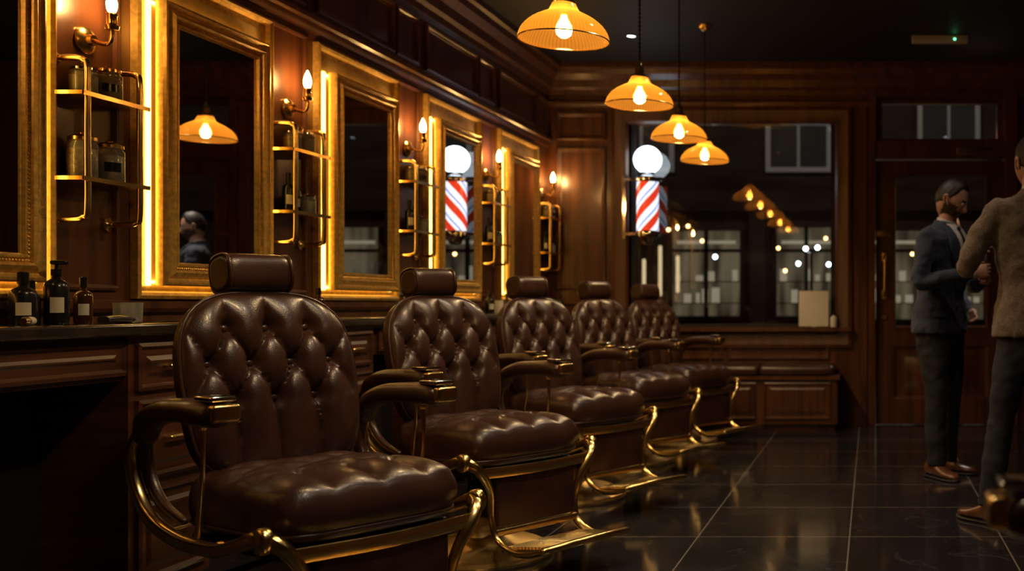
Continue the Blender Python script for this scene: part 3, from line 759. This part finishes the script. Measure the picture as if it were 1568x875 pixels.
    for r_,z in ((.095,1.475),(.078,1.515),(.070,1.532),(.066,1.528),(.07,1.49)):
        rr.append([bend((-.016+r_*math.cos(t),r_*math.sin(t),z-.05*max(0,math.cos(t)))) for t in [(60+240*i/27)*pi/180 for i in range(28)]])
    loft(bm,rr,cap=False,closed=False); add('jacket_collar',bm,[jacket],E)
    bm=B(); hb=bend((0.0,0,1.595)); tube(bm,[bend((-.014,0,1.46)),bend((-.010,0,1.53)),hb+V((.0,0,.0)),hb+V((.01,0,.03))],[.062,.056,.055,.058],n=20,k=3); add('neck',bm,['skin'],E)
    Mh=Matrix.Translation(hb+V((.015,0,.060)))@Matrix.Rotation(hy,4,'Z')@Matrix.Rotation(lean+hp,4,'Y')
    g=lambda a,b:math.exp(-(a*a)/(b*b))
    def headp(th,ph,off=0,feat=True):
        d=V((math.cos(ph)*math.cos(th),math.cos(ph)*math.sin(th),math.sin(ph)))
        x_,y_,z_=d.x*.098,d.y*.077,d.z*.122
        if z_<0:
            k=-z_/.122; y_*=1-.20*k*k-.10*k; x_*= (1-.05*k) if x_>0 else (1-.35*k)
            if x_>0: x_+=.012*k
        if x_>0: x_*=(1-.10*max(0,1-abs(y_)/.05)*(1 if z_>-.1 else 0)) 
        if x_<0: x_*=1.05
        if feat and x_>.02:
            fr=min(1,(x_-.02)/.04)
            x_+=fr*(.028*g(y_,.013)*g(z_+.022,.018)*(1.0)+.012*g(y_,.009)*g(z_-.005,.02))
            x_+=fr*(-.012*g(abs(y_)-.031,.014)*g(z_-.010,.013)+.006*g(abs(y_)-.03,.022)*g(z_-.032,.009))
            x_+=fr*(.008*g(y_,.022)*g(z_+.052,.006)+.008*g(y_,.020)*g(z_+.066,.006)-.004*g(y_,.024)*g(z_+.059,.003))
            x_+=fr*(.010*g(y_,.022)*g(z_+.098,.016)+.003*g(abs(y_)-.04,.018)*g(z_+.02,.018))
        p=V((x_,y_,z_)); return p+d*off
    n,m=72,60
    bm=B(); R=[]
    for i in range(m+1):
        ph=max(min(-pi/2+pi*i/m,pi/2-.01),-pi/2+.01); R.append([headp(2*pi*j/n,ph) for j in range(n)])
    rv=loft(bm,[[Mh@p for p in r] for r in R])
    Mi=Mh.inverted()
    for f in bm.faces:
        c=Mi@f.calc_center_median()
        if beard and ((c.z<-.040+.03*(abs(c.y)>.05) and c.x>-.015 and not (c.x>.06 and abs(c.y)<.021 and -.071<c.z<-.050)) and c.z>-.135): f.material_index=1
        if c.x>.05 and abs(abs(c.y)-.032)<.017 and .027<c.z<.037: f.material_index=1
        if c.x>.06 and abs(c.y)<.021 and -.071<c.z<-.050: f.material_index=2
    for s in (-1,1):
        tube(bm,[Mh@V(p) for p in ((.012,s*.072,-.028),(.004,s*.080,-.012),(-.006,s*.086,.008),(-.014,s*.087,.020),(-.024,s*.085,.012),(-.022,s*.080,-.008),(-.008,s*.074,-.030))],[.006,.006,.0065,.007,.0065,.006,.005],n=8,k=4)
        ball(bm,Mh@V((-.004,s*.077,-.002)),(.016,.006,.020),n=10,m=8)
    add('head',bm,['skin','beardm','lips'],E,angle=80)
    bm=B()
    for s in (-1,1):
        ball(bm,Mh@V((.077,s*.031,.010)),.0125,0,n=14,m=10); ball(bm,Mh@V((.0862,s*.031,.010)),(.004,.005,.005),1,n=10,m=8)
    add('eyes',bm,['eye','black'],E)
    bm=B(); R=[]
    for i in range(m+1):
        ph=max(min(-pi/2+pi*i/m,pi/2-.01),-pi/2+.01); r=[]
        for j in range(n):
            th=2*pi*j/n; p=headp(th,ph,0,False); front=math.cos(th)
            line=.080 if front>.62 else (.080-(.62-front)*.16 if front>.0 else -.020-(-front)*.055)
            line+=.003*math.sin(th*17)
            k=max(0,min(1,(p.z-line)/.022)); k=k*k*(3-2*k); top=max(0,min(1,(p.z-.03)/.08))
            off=-.006+k*(.0095+.009*top+.0022*math.sin(th*23+ph*14)*math.cos(ph*19+th*3))
            r.append(Mh@headp(th,ph,off,False))
        R.append(r)
    loft(bm,R); add('hair',bm,['hair'],E,angle=80)
    for s,(el,wr) in zip((1,-1),arms):
        el_,wr_=bend(el),bend(wr); d=(wr_-el_).normalized()
        yv=V((0,0,1)) ; zv=d.cross(yv).normalized()*(-s)
        yv=zv.cross(d).normalized()
        Mx=Matrix((d,yv,zv)).transposed().to_4x4(); Mx.translation=wr_-d*.012
        ts=1 if yv.z>0 else -1
        bm=B()
        tube(bm,[Mx@V(p) for p in ((-.03,0,0),(.01,0,0),(.045,0,0),(.085,0,-.002),(.098,0,-.004))],[(.021,.018),(.024,.016),(.036,.015),(.041,.014),(.034,.010)],n=18,k=3,a0=yv)
        for bi,(fy,L,r0) in enumerate(((.031,.070,.0088),(.0105,.079,.0090),(-.0105,.073,.0086),(-.030,.058,.0078))):
            p=V((.080,ts*fy,-.002)); pts=[p-V((.02,0,0)),p]; ang=.12; Ls=(.46*L,.30*L,.26*L)
            for q,l in enumerate(Ls):
                ang+=hcurl*(.75 if q==0 else 1.0)+.05*bi; p=p+V((l*math.cos(ang),0,-l*math.sin(ang))); pts.append(p)
            tube(bm,[Mx@q for q in pts],[r0,r0*1.05,r0,r0*.92,r0*.8],n=10,k=3,roundcap=True)
        pts=[V((.018,ts*.022,-.004)),V((.040,ts*.044,-.012)),V((.066,ts*.054,-.026)),V((.086,ts*.050,-.040))]
        tube(bm,[Mx@q for q in pts],[.013,.012,.0105,.0085],n=12,k=3,roundcap=True)
        me=mesh_from(bm,'hand',['skin']); o=place('hand',me,E)
        r=o.modifiers.new('r','REMESH'); r.mode='VOXEL'; r.voxel_size=.0028; r.use_smooth_shade=True
        sm=o.modifiers.new('s','SMOOTH'); sm.iterations=2
        bm=B(); tube(bm,[wr_-d*.02,wr_+d*.010],[.031,.030],n=18); add('shirt_cuff',bm,['shirt'],E)
    return E
M['beardm']=mat('beard_stubble',(.07,.038,.026),.7,nscale=(200,200,200),var=.5)
M['lips']=mat('lips',(.34,.12,.09),.45,var=.05)
person('man_navy_suit',.42,6.30,-42,'navy',lean=.11,hp=.40,hy=.38,arms=(((.03,.275,1.15),(.235,.10,1.20)),((.05,-.27,1.16),(.26,-.06,1.24))),feet=((-.02,.10,.15),(.06,-.11,-.25)),hcurl=.55)
person('man_tweed_jacket',.775,4.92,102,'tweed',lean=.03,hp=.1,hy=.1,arms=(((.03,.315,1.18),(.25,.20,1.27)),((.06,-.28,1.18),(.27,-.08,1.20))),feet=((.03,.215,.45),(-.06,-.02,-.2)),scale=1.025,beard=False)
person('passerby_in_suit',.66,9.38,-25,'navy',lean=.04,hp=.2,hy=0,arms=(((.0,.27,1.15),(.16,.22,.93)),((.0,-.27,1.15),(.16,-.22,.93))),feet=((-.02,.10,.15),(.04,-.11,-.2)),scale=1.04)
# ------------------------------------------------------------------ street outside
bm=B(); box(bm,-12,12,YB+.165,16,-.12,-.0015); add('street_ground',bm,['road'],smooth=False)
e=empty('added_passerby_light')  # spot, fitting and canopy added outside to light the passerby
bm=B(); box(bm,-.2,1.5,YB+.17,YB+1.1,2.95,3.03); add('added_canopy',bm,['dark'],e,smooth=False)
bm=B(); lathe(bm,[(.06,2.945),(.05,2.925),(.02,2.92)],(.75,9.6,0),n=20); add('added_fitting',bm,['dlens'],e)
lamp(e,'SPOT',(.98,9.35,2.90),130,(1,.84,.66),.05,110,.5,'spot')
e=empty('street_building')
bm=B(); box(bm,-12,12,16,16.4,-.1,9)
box(bm,-12,12,15.85,16,2.45,2.75); box(bm,-12,12,15.9,16,4.6,4.75)
for x in (-5,-3.2,-1.72,-.35,1.9,4): box(bm,x-.12,x+.12,15.88,16,0,2.45)
add('facade',bm,['stone'],e,smooth=False)
bm=B(); b2=B()
mapS=lambda a,z,d:V((a,15.98-d,z))
for x0,x1,z0,z1 in ((-1.6,-.6,3.05,4.0),(.72,1.67,3.2,4.15),(-4,-3,3.05,4.0)):
    frame(bm,mapS,x0,x1,z0,z1,[(0,0),(0,.06),(.07,.06),(.07,.0)])
    box(bm,(x0+x1)/2-.02,(x0+x1)/2+.02,15.93,15.97,z0,z1)
    b2.faces.new([b2.verts.new(mapS(a,z,.005)) for a,z in ((x0,z0),(x1,z0),(x1,z1),(x0,z1))])
add('sash_frames',bm,['sash'],e,smooth=False); add('upper_windows',b2,['winw'],e,smooth=False)
bm=B(); b2=B(); b3=B()
for x0,x1,z0,z1 in ((-3.05,-1.96,.85,2.15),(-1.46,-.5,.85,2.2),(-.2,1.75,.8,2.15),(2.1,3.8,.7,2.2)):
    bm.faces.new([bm.verts.new(mapS(a,z,.01)) for a,z in ((x0,z0),(x1,z0),(x1,z1),(x0,z1))])
    w_=(x1-x0)/2
    for q in range(3): box(b2,x0+w_*q-.03,x0+w_*q+.03,15.90,15.96,z0,z1)
    box(b2,x0,x1,15.90,15.96,1.82,1.87); box(b2,x0,x1,15.90,15.96,z0-.05,z0)
    # lit display shelves and goods inside the shop fronts
    for zz in (1.05,1.38):
        box(b2,x0,x1,15.93,15.965,zz-.015,zz)
        xx=x0+.08
        while xx<x1-.12:
            ww=random.uniform(.05,.16); hh=random.uniform(.08,.24)
            if random.random()<.6: box(b3,xx,xx+ww,15.935,15.965,zz,zz+hh)
            xx+=ww+random.uniform(.03,.12)
    box(b3,x0+.1,x1-.1,15.94,15.965,1.95,2.0)
add('shop_windows',bm,['shopw'],e,smooth=False); add('shop_mullions',b2,['dark'],e,smooth=False); add('shop_display',b3,['shopi'],e,smooth=False)
e=empty('street_lights')
bm=B(); b2=B()
for x,y,z in ((-.9,14.5,1.8),(-.72,14.2,1.8),(-2.2,14.8,1.7),(-.6,15,1.6),(-1.05,15.2,1.62)): ball(bm,(x,y,z),.032,n=10,m=8)
for x,y,z in ((-2.62,15,2.15),(-2.9,15,2.1),(-1.2,14.7,1.5),(.9,15,1.9),(.6,15,1.75),(-2.45,15.2,1.95),(-1.35,15.3,1.85),(-.66,15.4,2.0)): ball(b2,(x,y,z),.026,n=10,m=8)
for x,y,z in ((-.81,14.35,1.8),):
    tube(bm,[(x,y,0),(x,y,1.75)],.02,n=8,mi=1); tube(bm,[(-.9,14.5,1.76),(x,y,1.72),(-.72,14.2,1.76)],.012,n=8,mi=1)
add('cool_lamps',bm,['bokehc','metal'],e); add('warm_lamps',b2,['bokehw'],e)
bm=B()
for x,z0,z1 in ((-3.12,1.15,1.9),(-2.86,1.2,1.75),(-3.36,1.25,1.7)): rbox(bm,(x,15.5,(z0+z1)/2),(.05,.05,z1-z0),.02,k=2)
add('glass_reflection_streaks',bm,['strip'],e)  # glowing rods standing in for indoor lights reflected in the window glass
for x in (-4,0,4): lamp(e,'POINT',(x,13.2,5.0),30,(1,.72,.48),.15,name='facade_fill')  # unseen fill lamps added to lift the dark facade
# ------------------------------------------------------------------ world & camera
w=bpy.data.worlds.new('night'); scene.world=w; w.use_nodes=True
w.node_tree.nodes['Background'].inputs[0].default_value=(.10,.14,.25,1); w.node_tree.nodes['Background'].inputs[1].default_value=.03
cam=bpy.data.cameras.new('camera'); co=bpy.data.objects.new('camera',cam); scene.collection.objects.link(co)
co.location=(0,0,1.03); co.rotation_euler=(pi/2,0,0)
cam.sensor_width=36; cam.lens=36*1600/1568; cam.shift_x=-549/1568; cam.shift_y=28.5/1568; cam.clip_start=.05
cam.dof.use_dof=True; cam.dof.focus_distance=3.4; cam.dof.aperture_fstop=2.6
scene.camera=co
scene.view_settings.view_transform='Standard'
try: scene.view_settings.look='None'
except Exception: pass
scene.view_settings.exposure=-.12
